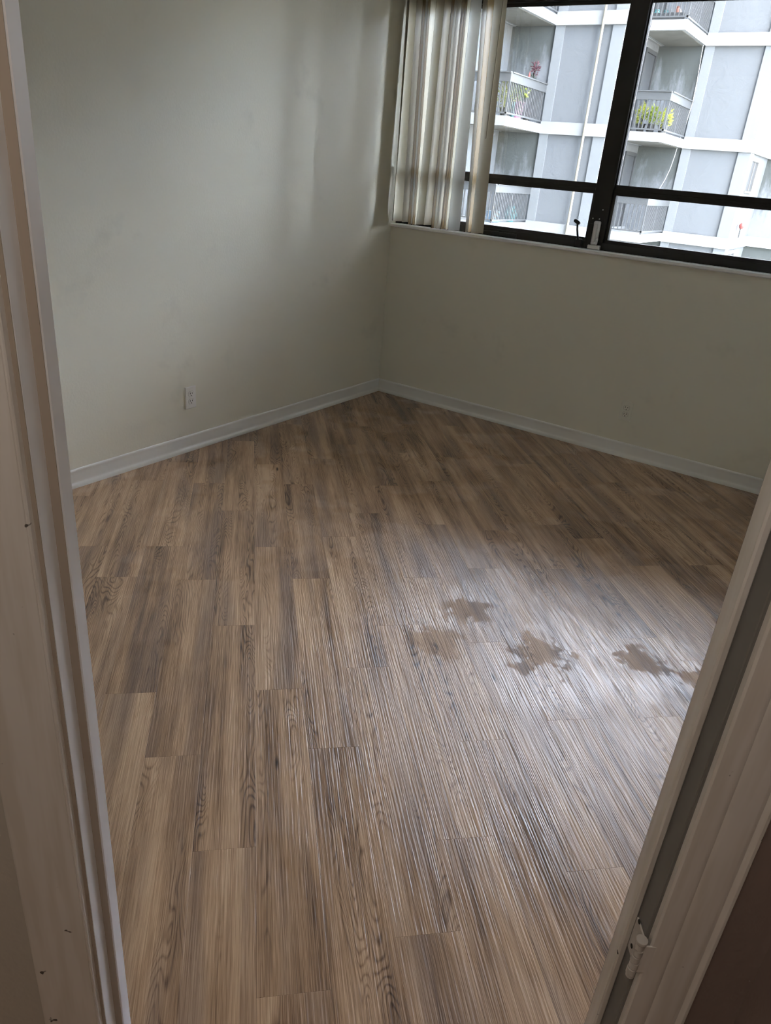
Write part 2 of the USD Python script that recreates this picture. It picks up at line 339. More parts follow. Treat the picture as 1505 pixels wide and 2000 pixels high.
# ------------------------------------------------------------------ floor: diagonal planks, each its own piece
TH = math.radians(-46.3)
PD = np.array([math.cos(TH), math.sin(TH)])
QD = np.array([-PD[1], PD[0]])
PW, PL, Q0 = 0.1405, 0.888, -0.0165
PHASE = {-11: .523, -10: .760, -9: .527, -8: .786, -7: .198, -6: .536, -5: .787, -4: .446, -3: .219, -2: .790, -1: .332, 0: .725, 1: .390, 2: .733, 3: .333, 4: .469, 5: .717, 6: .30, 7: .715}
floor = thing('floor', 'brown oak-look vinyl plank floor laid diagonally through the room', 'floor', kind='structure')
corners = np.array(walk.exterior.coords)
qs, ps = corners @ QD, corners @ PD
obj('subfloor', prism(walk.buffer(-0.002), 0.02).apply_translation((0, 0, -0.0265)), 'subfloor', floor)
count = 0
for k in range(int((qs.min() - Q0) // PW), int((qs.max() - Q0) // PW) + 1):
    ph = PHASE.get(k, random.random() * PL)
    for n in range(int((ps.min() - ph) // PL), int((ps.max() - ph) // PL) + 1):
        a, b, c, d = ph + n * PL, ph + (n + 1) * PL, Q0 + k * PW, Q0 + (k + 1) * PW
        g = 0.00008
        rect = Polygon([tuple(PD * p + QD * q) for p, q in ((a + g, c + g), (b - g, c + g), (b - g, d - g), (a + g, d - g))])
        piece = rect.intersection(walk.buffer(-0.001))
        for poly in getattr(piece, 'geoms', [piece]):
            if poly.is_empty or poly.area < 2e-4:
                continue
            poly = poly.simplify(1e-5)
            ring = np.array(poly.exterior.coords)[:-1]
            if Polygon(ring).exterior.is_ccw is False:
                ring = ring[::-1]
            inner = poly.buffer(-0.0005, join_style=2)
            if inner.is_empty or len(inner.exterior.coords) - 1 != len(ring):
                m = prism(poly, 0.004)
                m.apply_translation((0, 0, -0.004))
            else:
                ri = np.array(inner.exterior.coords)[:-1]
                if not inner.exterior.is_ccw:
                    ri = ri[::-1]
                ri = np.roll(ri, -int(np.argmin(((ri - ring[0]) ** 2).sum(1))), axis=0)
                cap = trimesh.creation.triangulate_polygon(Polygon(ri), engine='earcut')
                L = len(ring)
                v = np.vstack([np.c_[ri, np.zeros(L)], np.c_[ring, np.full(L, -0.00022)], np.c_[ring, np.full(L, -0.006)]])
                f = []
                for i in range(L):
                    j = (i + 1) % L
                    for o in (0, L):
                        f += [(o + i, o + L + i, o + L + j), (o + i, o + L + j, o + j)]
                cv, cf = cap
                v = np.vstack([v, np.c_[cv, np.zeros(len(cv))]])
                tri = np.array(cf) + 3 * L
                nz = np.cross(v[tri[:, 1]] - v[tri[:, 0]], v[tri[:, 2]] - v[tri[:, 0]])[:, 2]
                tri[nz < 0] = tri[nz < 0][:, ::-1]
                m = trimesh.Trimesh(v, np.vstack([f, tri]), process=False)
            off = np.array([20.0 * (count % 13) + 10 + random.uniform(-4, 4), 20.0 * (count // 13) + 10 + random.uniform(-4, 4)])
            m.remove_unreferenced_vertices()
            V = np.array(m.vertices)
            uv = np.c_[V[:, :2] @ PD - a, V[:, :2] @ QD - c] + off
            obj('plank', m, 'oak_vinyl', floor, uv=uv)
            count += 1

# ------------------------------------------------------------------ shell
WT = 0.20                                                  # outer wall
SZ0, SZ1, WX1 = 1.083, 2.32, 2.84                          # window opening
UNDER = -0.0268
tag(obj('wall_left', bx(-0.12, 0, NEAR - .12, 0.0, UNDER, CEIL), 'wall_paint'), 'long plain cream wall left of the window corner', 'wall', kind='structure')
wb = [bx(-0.12, 0, 0, WT, UNDER, CEIL), bx(0, RW + .12, 0, WT, UNDER, SZ0), bx(0, RW + .12, 0, WT, SZ1, CEIL), bx(WX1, RW + .12, 0, WT, SZ0, SZ1)]
tag(obj('wall_back', wb, 'wall_paint'), 'cream wall below and around the wide window', 'wall', kind='structure')
tag(obj('wall_right', bx(RW, RW + .12, PB[1] - .01, 0, UNDER, CEIL), 'wall_paint'), 'cream wall at the right end of the window wall', 'wall', kind='structure')
tag(obj('wall_near', bx(-.12, PA[0] + .02, NEAR - .12, NEAR, UNDER, CEIL), 'wall_paint'), 'cream wall opposite the window', 'wall', kind='structure')
HEAD = 2.05


def dbox(u0, u1, v0, v1, z0, z1, c=0.0):
    b = cbox(u0, u1, v0, v1, z0, z1, c) if c else bx(u0, u1, v0, v1, z0, z1)
    o = np.array([*CAM[:2], 0])
    return frame_(b, o, np.array([*UV_, 0]), np.array([*NV, 0]), np.array([0, 0, 1.0]))


def dprism(prof, z0, z1):
    """A profile in (u, v) extruded upward."""
    m = prism(Polygon(prof), z1 - z0)
    m.apply_translation((0, 0, z0))
    return frame_(m, np.array([*CAM[:2], 0]), np.array([*UV_, 0]), np.array([*NV, 0]), np.array([0, 0, 1.0]))


JT = 0.019
wd = [dbox(HL - .1, JL - JT, V_HALL, V_ROOM, UNDER, CEIL), dbox(JR + JT, HR + .1, V_HALL, V_ROOM, UNDER, CEIL), dbox(JL - JT, JR + JT, V_HALL, V_ROOM, HEAD + JT, CEIL)]
wall_door = thing('wall_door', 'dim hall-side wall around the open doorway', 'wall', kind='structure')
for q, mm in zip(wd, ('hall_paint', 'hall_shade_paint', 'hall_paint')):  # the right section has its shade painted in
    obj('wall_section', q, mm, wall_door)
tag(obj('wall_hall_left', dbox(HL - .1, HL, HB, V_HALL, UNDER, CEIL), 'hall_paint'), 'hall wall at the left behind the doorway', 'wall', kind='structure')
tag(obj('wall_hall_right', dbox(HR, HR + .1, HB, V_HALL, UNDER, CEIL), 'hall_shade_paint'), 'dark hall wall at the right edge beside the hinged jamb', 'wall', kind='structure')
tag(obj('wall_hall_back', dbox(HL - .1, HR + .1, HB - .1, HB, UNDER, CEIL), 'hall_paint'), 'hall wall behind the viewer', 'wall', kind='structure')
cover = walk.buffer(0.25, join_style=2).union(sbox(-.12, NEAR - .12, RW + .12, WT))
cv = prism(cover if cover.geom_type == 'Polygon' else cover.convex_hull, 0.12)
cv.apply_translation((0, 0, CEIL))
tag(obj('ceiling', cv, 'ceiling_paint'), 'white ceiling over the room and hall', 'ceiling', kind='structure')

# baseboards: moulded board with a rounded shoe
BB = [(0, 0), (.0140, 0), (.0143, .006), (.0138, .012), (.0122, .017), (.0098, .0205), (.0082, .0225), (.0066, .026), (.0060, .034), (.0060, .060), (.0064, .070), (.0076, .0765), (.0074, .081), (.0056, .0855), (.0030, .0873), (0, .0873)]


def run(p, q, inward, m0=0.0, m1=0.0):
    """A baseboard from p to q on the plan; m0, m1: mitre length per metre of thickness at each end."""
    p, q, w = np.array(p, float), np.array(q, float), np.array(inward, float)
    t = (q - p) / np.linalg.norm(q - p)
    P = np.array(BB)
    n = len(P)
    a = np.c_[p + P[:, :1] * w + P[:, :1] * m0 * t, P[:, 1]]
    b = np.c_[q + P[:, :1] * w - P[:, :1] * m1 * t, P[:, 1]]
    v = np.vstack([a, b])
    f = []
    for i in range(n):
        j = (i + 1) % n
        f += [(i, j, n + j), (i, n + j, n + i)]
    _, cf = trimesh.creation.triangulate_polygon(Polygon(P), engine='earcut')
    f = np.vstack([f, np.array(cf), np.array(cf)[:, ::-1] + n])
    m = trimesh.Trimesh(v, f, process=False)
    m.fix_normals()
    return m


tag(obj('baseboard_left', run((0, NEAR), (0, 0), (1, 0), 1, 1), 'trim_paint', smooth=35), 'white moulded baseboard along the long left wall', 'baseboard', kind='structure')
tag(obj('baseboard_back', run((0, 0), (RW, 0), (0, -1), 1, 1), 'trim_paint', smooth=35), 'white moulded baseboard under the window', 'baseboard', kind='structure')
tag(obj('baseboard_right', run((RW, 0), (RW, PB[1]), (-1, 0), 1, 0), 'trim_paint', smooth=35), 'white moulded baseboard along the right wall', 'baseboard', kind='structure')

tag(obj('baseboard_near', run((PA[0], NEAR), (0, NEAR), (0, 1), 0, 1), 'trim_paint', smooth=35), 'white moulded baseboard opposite the window', 'baseboard', kind='structure')
for nm, p_, q_, lb in (('baseboard_door', D(JL - .02, V_ROOM), PA, 'white baseboard on the room side left of the doorway'), ('baseboard_hinge', PB, D(JR + .02, V_ROOM), 'white baseboard on the room side right of the doorway')):
    tag(obj(nm, run(p_, q_, NV, 0, 0), 'trim_paint', smooth=35), lb, 'baseboard', kind='structure')

# ------------------------------------------------------------------ doorway: jambs, stops, casings, hinge
door = thing('door_1', 'painted door frame with one old hinge at the hall doorway', 'door frame', kind='structure')
for s, J in ((-1, JL), (1, JR)):
    lo, hi = (J - JT, J) if s < 0 else (J, J + JT)
    side = 'left' if s < 0 else 'right'
    # the right jamb is painted dark grey to stand for the shade in its rabbet
    obj('jamb', dbox(lo, hi, V_HALL, V_ROOM, 0, HEAD + JT, .0015), 'jamb_lit_paint' if s < 0 else 'frame_shadow_paint', door, label='left jamb of the doorway painted whiter for window light' if s < 0 else 'hinge jamb painted dark grey for the shade in its rabbet')
    if s < 0:                                              # hall-facing edges: dim warm hall light painted on as tan strips
        obj('jamb_shade_strip', dbox(lo, hi, V_HALL - .0012, V_HALL, 0, HEAD + JT), 'warm_shade_paint', door, label='tan strip painting warm hall shade on the left jamb edge')
        obj('stop_shade_strip', dbox(J, J + .0105, .7328, .734, 0, HEAD), 'warm_shade_paint', door, label='tan strip painting warm hall shade on the left door stop')
    so, si = (J, J + .0115) if s < 0 else (J - .0115, J)
    obj('door_stop', dbox(so, si, .734, .765, 0, HEAD, .0025), 'jamb_lit_paint' if s < 0 else 'frame_paint', door)
    # casing: 90 mm moulding on the hall side
    e = J + s * .005
    if s > 0:
        prof = [(0, 0), (0, -.009), (.003, -.0115), (.026, -.0125), (.031, -.0118), (.034, -.0105), (.037, -.0118), (.042, -.0128), (.070, -.0145), (.0755, -.0128), (.079, -.0105), (.081, -.013), (.084, -.0165), (.088, -.0165), (.0905, -.014), (.0905, 0)]
    else:
        prof = [(0, 0), (0, -.010), (.0012, -.0118), (.0028, -.0124), (.0045, -.0112), (.008, -.0112), (.084, -.0115), (.088, -.0100), (.090, -.007), (.090, 0)]
    prof = [(e + s * x, V_HALL + y) for x, y in prof]
    obj('casing', dprism(prof, 0, HEAD + .005), 'frame_paint', door, smooth=30)
obj('door_head', dbox(JL, JR, V_HALL, V_ROOM, HEAD, HEAD + JT, .0015), 'frame_paint', door)
obj('door_stop', dbox(JL + .0115, JR - .0115, .734, .765, HEAD - .0115, HEAD, .002), 'frame_paint', door)
obj('head_casing', dbox(JL - .095, JR + .095, V_HALL - .012, V_HALL, HEAD + .005, HEAD + .095, .003), 'frame_paint', door)

# hinge on the right jamb
hz0, hz1 = 0.386, 0.456
hu, hv = JR - .0085, V_HALL - .0085
hg = thing('hinge', 'paint-covered butt hinge low on the right jamb', parent=door)


def dcyl(u, v, z0, z1, r, n=20):
    c = lathe([(0, z0), (r - .0008, z0), (r, z0 + .0008), (r, z1 - .0008), (r - .0008, z1), (0, z1)], n)
    o = np.array([*D(u, v), 0])
    c.apply_translation(o)
    return c


L5 = (hz1 - hz0) / 5
for i in range(5):
    obj('knuckle', dcyl(hu + (.0006 if i % 2 else -.0004), hv, hz0 + i * L5 + .0005, hz0 + (i + 1) * L5 - .0005, .0068), 'hinge_paint', hg, smooth=40)
obj('pin_head', dcyl(hu, hv, hz1, hz1 + .006, .0084), 'hinge_paint', hg, smooth=40)
obj('pin_tip', dcyl(hu, hv, hz0 - .006, hz0, .0060), 'hinge_paint', hg, smooth=40)
obj('hinge_leaf', dbox(JR - .0022, JR + .001, V_HALL - .006, .734, hz0 + .002, hz1 - .002, .0008), 'hinge_paint', hg)
obj('hinge_leaf', dbox(hu + .003, JR + .0135, V_HALL - .0122, V_HALL - .0095, hz0 + .008, hz1 - .004, .0008), 'frame_paint', hg)
sc = []
for zz, vv in ((hz0 + .018, .722), (hz0 + .045, .712), (hz0 + .070, .724)):
    c = trimesh.creation.cylinder(.0035, .001, sections=14)
    sc.append(frame_(c, np.array([*D(JR - .0024, vv), zz]), np.array([*NV, 0]), np.array([0, 0, 1.0]), np.array([*UV_, 0])))
for s_ in sc:
    obj('screw', s_, 'hole_dark', hg)

# ------------------------------------------------------------------ window
win = thing('window_1', 'wide dark bronze aluminium window with two bays and hopper lights', 'window', kind='structure')
obj('sill', cbox(0.0, WX1, -.020, .052, SZ0, SZ0 + .021, .005), 'sill_paint', win, smooth=30, label='white marble-like window sill')
FY0, FY1 = .048, .098
ZS = SZ0 + .021
fr = [bx(0.001, WX1 - .001, FY0, FY1, ZS - .02, 1.142), bx(.001, WX1 - .001, FY0, FY1, 2.272, SZ1), bx(.001, .055, FY0 + .001, FY1 - .001, 1.142, 2.272), bx(WX1 - .03, WX1 - .001, FY0 + .001, FY1 - .001, 1.142, 2.272)]
obj('frame', fr, 'bronze', win)
obj('mullion', [cbox(1.281, 1.379, FY0 - .006, FY1 + .01, 1.142, 2.272, .002)], 'bronze', win)
obj('mullion_edge', cbox(1.379, 1.386, FY0 + .012, FY1, 1.142, 2.272, .001), 'bronze', win)


def sash(x0, x1, z0, z1, w, y0, y1, name, top=None):
    top = top or w
    obj(name, [bx(x0, x1, y0, y1, z0, z0 + w), bx(x0, x1, y0, y1, z1 - top, z1), bx(x0, x0 + w * .6, y0, y1, z0 + w, z1 - top), bx(x1 - w * .6, x1, y0, y1, z0 + w, z1 - top)], 'bronze', win)
    obj('pane', bx(x0 + .004, x1 - .004, (y0 + y1) / 2 - .002, (y0 + y1) / 2 + .002, z0 + .004, z1 - .004), 'glass', win)


for x0, x1 in ((.055, 1.281), (1.386, WX1 - .03)):
    obj('rail', cbox(x0, x1, FY0, FY1, 1.404, 1.438, .002), 'bronze', win)
    obj('rail_lip', cbox(x0, x1, FY0 - .008, FY0, 1.404, 1.414, .001), 'bronze', win)
    obj('pane', bx(x0 + .002, x1 - .002, .078, .082, 1.436, 2.274), 'glass', win)
    sash(x0 + .001, x1 - .001, 1.142, 1.404, .018, .055, .085, 'hopper_sash')
obj('glazing_bead', bx(.055, 1.281, .070, .077, 2.255, 2.272), 'bronze', win)
obj('glazing_bead', bx(1.386, WX1 - .03, .070, .077, 2.255, 2.272), 'bronze', win)
# operator bar, crank and latch
obj('operator_bar', cbox(.60, .86, .030, .048, 1.108, 1.130, .003), 'bronze', win)
ck = thing('crank_handle', parent=win)
obj('crank_base', cbox(1.222, 1.262, .026, .050, 1.108, 1.150, .004), 'bronze', ck)
obj('crank_arm', tube([(1.240, .030, 1.145), (1.238, .018, 1.165), (1.230, .014, 1.200), (1.226, .014, 1.232)], [.006, .0055, .005, .005], 10), 'black_plastic', ck, smooth=40)
obj('crank_knob', tube([(1.205, .012, 1.243), (1.216, .013, 1.240), (1.232, .014, 1.232), (1.240, .014, 1.228)], [.007, .011, .010, .006], 12), 'black_plastic', ck, smooth=40)
obj('latch_plate', cbox(1.285, 1.318, .018, .042, 1.112, 1.235, .004), 'bronze', win)
lt = thing('latch', parent=win)
obj('latch_body', cbox(1.316, 1.352, .016, .040, 1.128, 1.252, .006), 'latch_metal', lt, smooth=30)
obj('latch_lever', cbox(1.324, 1.342, .004, .018, 1.142, 1.238, .004), 'latch_metal', lt, smooth=30)
obj('latch_foot', cbox(1.305, 1.372, .012, .044, 1.106, 1.128, .003), 'latch_metal', lt)
kb = trimesh.creation.icosphere(2, .009)
kb.apply_translation((1.352, .010, 1.158))
obj('latch_knob', kb, 'latch_metal', lt, smooth=True)
for x, z in ((1.298, 1.262), (1.335, 1.262), (1.345, 1.31)):
    c = trimesh.creation.icosphere(1, .004)
    c.apply_translation((x, FY0 - .007, z))
    obj('screw', c, 'latch_metal', win, smooth=True)

# ------------------------------------------------------------------ vertical blind, drawn to the left
blind = thing('vertical_blind', 'cream vertical blind vanes stacked at the left end of the window', 'blind')
YB = -0.052
WV = 0.089


def vane(xt, at, xb, ab, zb, m, curve=.007, y=YB):
    """One curved PVC vane from z = 2.325 down to zb: x and angle (degrees from the window plane) at top and bottom."""
    cs = np.linspace(-.5, .5, 9)
    rows = []
    for t in np.linspace(0, 1, 7):
        x, a, z = xt + (xb - xt) * t, math.radians(at + (ab - at) * t), 2.325 + (zb - 2.325) * t
        d, nn = np.array([math.cos(a), math.sin(a)]), np.array([-math.sin(a), math.cos(a)])
        for th in (-.0006, .0006):
            pts = np.array([x, y]) + np.outer(cs * WV, d) + np.outer(curve * (1 - (2 * cs) ** 2) + th, nn)
            rows.append(np.c_[pts if th < 0 else pts[::-1], np.full(9, z)])
    R = [np.vstack([rows[2 * i], rows[2 * i + 1]]) for i in range(7)]
    v = np.vstack(R)
    f = []
    for i in range(6):
        for j in range(18):
            p, q = i * 18 + j, i * 18 + (j + 1) % 18
            f += [(p, q, q + 18), (p, q + 18, p + 18)]
    for e, fl in ((0, 1), (6 * 18, 0)):
        for j in range(8):
            a, b, c_, d_ = e + j, e + j + 1, e + 16 - j, e + 17 - j
            t = [(a, c_, b), (a, d_, c_)]
            f += t if fl else [q[::-1] for q in t]
    tm = trimesh.Trimesh(v, f, process=False)
    tm.fix_normals()
    return obj('vane', tm, m, blind, smooth=50)


VANES = [(.042, 121, .050, 121, 1.124, 'vane_cream'), (.062, 74, .088, 74, 1.121, 'vane_cream'), (.120, 82, .150, 80, 1.122, 'vane_cream'),  # first vane is hidden, added to block glare on the left wall
         (.150, 96, .180, 99, 1.114, 'vane_tan'), (.167, 98, .197, 102, 1.118, 'vane_cream'), (.184, 96, .214, 99, 1.116, 'vane_tan'), (.204, 92, .234, 92, 1.117, 'vane_cream'),
         (.258, 70, .263, 68, 1.120, 'vane_cream'), (.300, 84, .307, 82, 1.122, 'vane_cream'),
         (.335, 97, .348, 99, 1.110, 'vane_tan'), (.352, 98, .366, 101, 1.112, 'vane_cream'), (.371, 94, .385, 97, 1.111, 'vane_cream'),
         (.396, 100, .412, 104, 1.110, 'vane_tan'), (.413, 101, .429, 105, 1.113, 'vane_tan'), (.430, 100, .446, 103, 1.112, 'vane_cream'),
         (.467, 78, .488, 66, 1.112, 'vane_backlit'),
         (.530, 88, .587, 97, 1.114, 'vane_cream'), (.556, 92, .604, 98, 1.116, 'vane_tan'), (.612, 68, .648, 64, 1.113, 'vane_cream'), (.672, 72, .690, 70, 1.30, 'vane_backlit')]
for a in VANES[:-1]:
    vane(*a)
obj('headrail', cbox(.02, WX1 - .02, YB - .025, YB + .025, 2.335, 2.375, .003), 'trim_paint', blind)
for a in VANES[:-1]:
    obj('vane_stem', tube([(a[0], YB, 2.315), (a[0], YB, 2.337)], .002, 6), 'black_plastic', blind)
obj('wand', tube([(.655, YB - .052, 2.33), (.655, YB - .052, 2.0), (.655, YB - .050, 1.61)], .003, 8), 'vane_cream', blind, smooth=40)
obj('wand_hook', tube([(.655, YB - .02, 2.335), (.655, YB - .045, 2.330), (.655, YB - .052, 2.322)], .003, 8), 'black_plastic', blind)
kn = trimesh.creation.icosphere(2, .011)
kn.apply_translation((.615, YB - .050, 2.272))
obj('chain_weight', kn, 'black_plastic', blind, smooth=True)

# ------------------------------------------------------------------ outlets


def outlet(o, ex, ey, m, label):
    """ex: across the plate, ey: out of the wall."""
    t = thing('electrical_outlet', label, 'outlet', group=None)
    ez = np.array([0, 0, 1.0])
    P = lambda mesh: frame_(mesh, np.array(o), np.array(ex, float), np.array(ey, float), ez)
    w, h, d = .035, .057, .0055
    pts = [(sx * w, 0, sz * h) for sx in (-1, 1) for sz in (-1, 1)] + [(sx * (w - .0005), .0025, sz * (h - .0005)) for sx in (-1, 1) for sz in (-1, 1)] + [(sx * (w - .003), d, sz * (h - .003)) for sx in (-1, 1) for sz in (-1, 1)]
    obj('plate', P(trimesh.convex.convex_hull(np.array(pts))), m, t, smooth=20)
    for k in (1, -1):
        zc = k * .0195
        ang = np.linspace(0, 2 * np.pi, 33)[:-1]
        ring = np.c_[.0172 * np.cos(ang), np.clip(.0172 * np.sin(ang), -.0135, .0135)]
        r = trimesh.convex.convex_hull(np.vstack([np.c_[ring[:, 0], np.full(32, d - .001), zc + ring[:, 1]], np.c_[ring[:, 0] * .95, np.full(32, d + .0018), zc + ring[:, 1] * .95]]))
        rc = obj('receptacle', P(r), m, t, smooth=25)
        gm = trimesh.convex.convex_hull(np.vstack([np.c_[ring[:, 0] * 1.05, np.full(32, d - .0003), zc + ring[:, 1] * 1.05], np.c_[ring[:, 0] * 1.05, np.full(32, d + .0001), zc + ring[:, 1] * 1.05]]))
        obj('receptacle_gap', P(gm), 'outlet_gap', t)
        rp = stage.GetPrimAtPath(rc.GetPath())
        for sx, hh in ((-.0064, .0046), (.0064, .0038)):
            obj('slot', P(bx(sx - .0013, sx + .0013, d + .0014, d + .0021, zc + .0040 - hh, zc + .0040 + hh)), 'hole_dark', rp)
        c = trimesh.creation.cylinder(.0026, .0007, sections=12)
        c.apply_transform(trimesh.transformations.rotation_matrix(math.pi / 2, (1, 0, 0)))
        c.apply_translation((0, d + .00175, zc - .0078))
        obj('ground_hole', P(c), 'hole_dark', rp)
    c = trimesh.creation.icosphere(1, .003)
    c.apply_scale((1, .4, 1))
    c.apply_translation((0, d, 0))
    obj('plate_screw', P(c), m, t, smooth=True)


outlet((0, -1.709, .284), (0, 1, 0), (1, 0, 0), 'outlet_white', 'white duplex power outlet low on the long left wall')
outlet((1.722, 0, .271), (1, 0, 0), (0, -1, 0), 'outlet_painted', 'painted-over duplex power outlet on the wall under the window')

# ------------------------------------------------------------------ hall lamp (its warm light falls on the door frame)
lamp = thing('ceiling_lamp', 'round frosted ceiling lamp of the hall behind the viewer', 'lamp')
lc = D(-.08, -.05)
b_ = lathe([(0, 0), (.15, 0), (.15, -.02), (.135, -.025), (0, -.025)], 32)
b_.apply_translation((*lc, CEIL))
obj('lamp_base', b_, 'trim_paint', lamp, smooth=40)
g_ = lathe([(0, -.085), (.05, -.082), (.095, -.066), (.122, -.042), (.130, -.026), (0, -.026)], 32)
g_.apply_translation((*lc, CEIL))
obj('lamp_shade', g_, 'lamp_glass', lamp, smooth=40)

# ------------------------------------------------------------------ courtyard: the opposite wing of the building
tag(obj('ground', bx(-45, 60, .2, 90, -5.9, -5.7), 'ground_mat'), 'courtyard ground far below the window', 'ground', kind='structure')
own = [bx(-45, -.12, .0, WT, -5.7, 46), bx(-.12, RW + .12, .0, WT, -5.7, UNDER - .002), bx(-.12, RW + .12, .0, WT, CEIL + .125, 46), bx(RW + .12, 14, .0, WT, -5.7, 46), bx(RW + .22, RW + 4.5, WT, 3.7, -5.7, 46)]  # unseen wing added to block the sun, tall height added to shade the courtyard
tag(obj('wall_exterior_blocker', own, 'stucco'), 'grey stucco outer face around the window with added unseen sun-blocking wing', 'wall', kind='structure')

LEV = [-5.38, -2.71, -.03, 2.67, 5.36, 8.05, 10.74]         # undersides of the white floor bands
BH, ROOF = .32, 11.2
STEP = 3.31
bld = thing('apartment_building', 'pale grey stucco apartment block stepping back across the courtyard', 'building')
BAYS = [(-2, 11.8, -11.92), (-1, 15.1, -8.61), (0, 18.4, -5.30), (1, 21.7, -1.99), (2, 25.0, 1.32), (3, 28.3, 4.63)] + [(k, 18.4 + 3.3 * k, -5.30 + 3.31 * k) for k in range(4, 12)] + [(k, 18.4 + 3.3 * k, -5.30 + 3.31 * k) for k in (-4, -3)]   # plane y, right edge x; computed outer bays added unseen to block low sky
for i, Y, xr in BAYS:
    xl, xw = xr - 1.95, xr - STEP
    # back wall of the bay behind the balcony, panel with its two pilasters, and the side wall that steps back
    obj('back_wall', bx(xw, xl, Y, Y + .25, -5.7, ROOF), 'stucco_stained', bld, label='mildew-stained wall behind the balcony')
    obj('facade_panel', bx(xl, xr, Y, Y + .25, -5.7, ROOF), 'stucco', bld)
    obj('side_wall', bx(xr - .25, xr, Y + .25, Y + STEP, -5.7, ROOF), 'stucco', bld)
    for a, b in ((xl, xl + .27), (xr - .30, xr)):
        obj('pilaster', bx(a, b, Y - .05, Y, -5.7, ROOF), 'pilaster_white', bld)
    obj('corner_strip', bx(xr, xr + .05, Y - .05, Y + .5, -5.7, ROOF), 'pilaster_white', bld)
    for z in LEV:
        obj('floor_band', [bx(xl, xr + .09, Y - .09, Y - .0, z, z + BH), bx(xr, xr + .09, Y, Y + STEP, z, z + BH)], 'facade_white', bld)
        if i == 2:
            obj('floor_band', [bx(xw, xl, Y - .09, Y, z, z + BH)], 'facade_white', bld)
    obj('parapet', bx(xw, xr, Y - .12, Y + .25, ROOF, ROOF + .3), 'facade_white', bld)

# slit windows on the side wall that faces the step
for z in (1.65 - 2.69, 1.65, 1.65 + 2.69):
    w_ = thing('slit_window', parent=bld)
    X = -1.99
    obj('slit_frame', [bx(X, X + .05, 22.15, 22.27, z, z + .95), bx(X, X + .05, 23.28, 23.40, z, z + .95), bx(X, X + .05, 22.27, 23.28, z + .83, z + .95), bx(X, X + .08, 22.10, 23.45, z - .06, z), bx(X, X + .04, 22.80, 22.86, z, z + .83)], 'slit_frame', w_)
    obj('slit_pane', bx(X, X + .02, 22.27, 23.28, z, z + .83), 'door_dark', w_)
for z in (3.0, 5.68, .3):
    dr = thing('balcony_door', parent=bld)
    obj('door_leaf', bx(-5.30, -5.26, 20.5, 21.35, z, z + 2.05), 'door_dark', dr)
    obj('door_casing', [bx(-5.30, -5.22, 20.40, 20.5, z, z + 2.15), bx(-5.30, -5.22, 21.35, 21.45, z, z + 2.15), bx(-5.30, -5.22, 20.5, 21.35, z + 2.05, z + 2.15)], 'railing_dark', dr)

FD = 2.42                                                    # balcony depth
for i, Y, xr in BAYS:
    if i > 1 or i < -2:
        continue
    xl, xw = xr - 1.95, xr - STEP
    for z in (-.03, 2.67, 5.36, 8.05):
        far = i < 0 or z == 8.05
        bal = thing('balcony', parent=bld)
        z0, z1 = z, z + .25
        x0, x1, y0, y1 = xw + .09, xl, Y - FD, Y
        obj('slab', bx(x0, x1, y0, y1, z0 + .012, z1), 'facade_white', bal)
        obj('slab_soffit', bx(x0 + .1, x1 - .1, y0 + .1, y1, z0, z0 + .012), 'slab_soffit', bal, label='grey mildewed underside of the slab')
        zt = z1 + 1.0
        obj('top_rail', [bx(x0, x1, y0, y0 + .06, zt - .2, zt), bx(x1 - .06, x1, y0 + .06, y1 - .05, zt - .2, zt), bx(x0, x1, y0 - .03, y0 + .09, zt, zt + .03), bx(x1 - .09, x1 + .03, y0 + .09, y1 - .05, zt, zt + .03)], 'railing_grey', bal)
        obj('bottom_rail', [bx(x0, x1, y0 + .015, y0 + .045, z1 + .05, z1 + .09), bx(x1 - .045, x1 - .015, y0 + .045, y1 - .05, z1 + .05, z1 + .09)], 'railing_grey', bal)
        bars = []
        for x in np.linspace(x0 + .05, x1 - .03, 11):
            w_ = .05 if x > x1 - .05 else .03
            bars.append(bx(x - w_ / 2, x + w_ / 2, y0 + .015, y0 + .045, z1 + (.0 if w_ > .04 else .09), zt - .2))
        nb = 22
        for k in range(1, nb):
            y = y0 + .03 + (y1 - y0 - .1) * k / nb
            w_ = .045 if k in (11, 21) else .019
            bars.append(bx(x1 - .045, x1 - .015, y - w_ / 2, y + w_ / 2, z1 + .09, zt - .2))
        obj('baluster', bars, 'railing_grey', bal, kind='stuff')

obj('downpipe', tube([(-5.868, 18.28, z) for z in np.linspace(-5.7, ROOF, 12)], .036, 10), 'pipe_cream', bld, smooth=40, label='cream downpipe on the grey panel')
cab = [(-3.98, 21.55, 8.0), (-3.985, 21.55, 5.29), (-3.93, 21.55, 4.5), (-3.915, 21.55, 3.91), (-3.97, 21.55, 3.3), (-4.04, 21.5, 2.86), (-4.07, 21.5, 2.45), (-4.12, 21.5, 2.08), (-4.20, 21.5, 1.78), (-4.30, 21.5, 1.53), (-4.42, 21.5, 1.30), (-4.45, 21.5, .6)]
tag(obj('cable', tube(cab, .013, 6), 'cable_white', smooth=40), 'thin white cable hanging down past the balcony corner', 'cable')


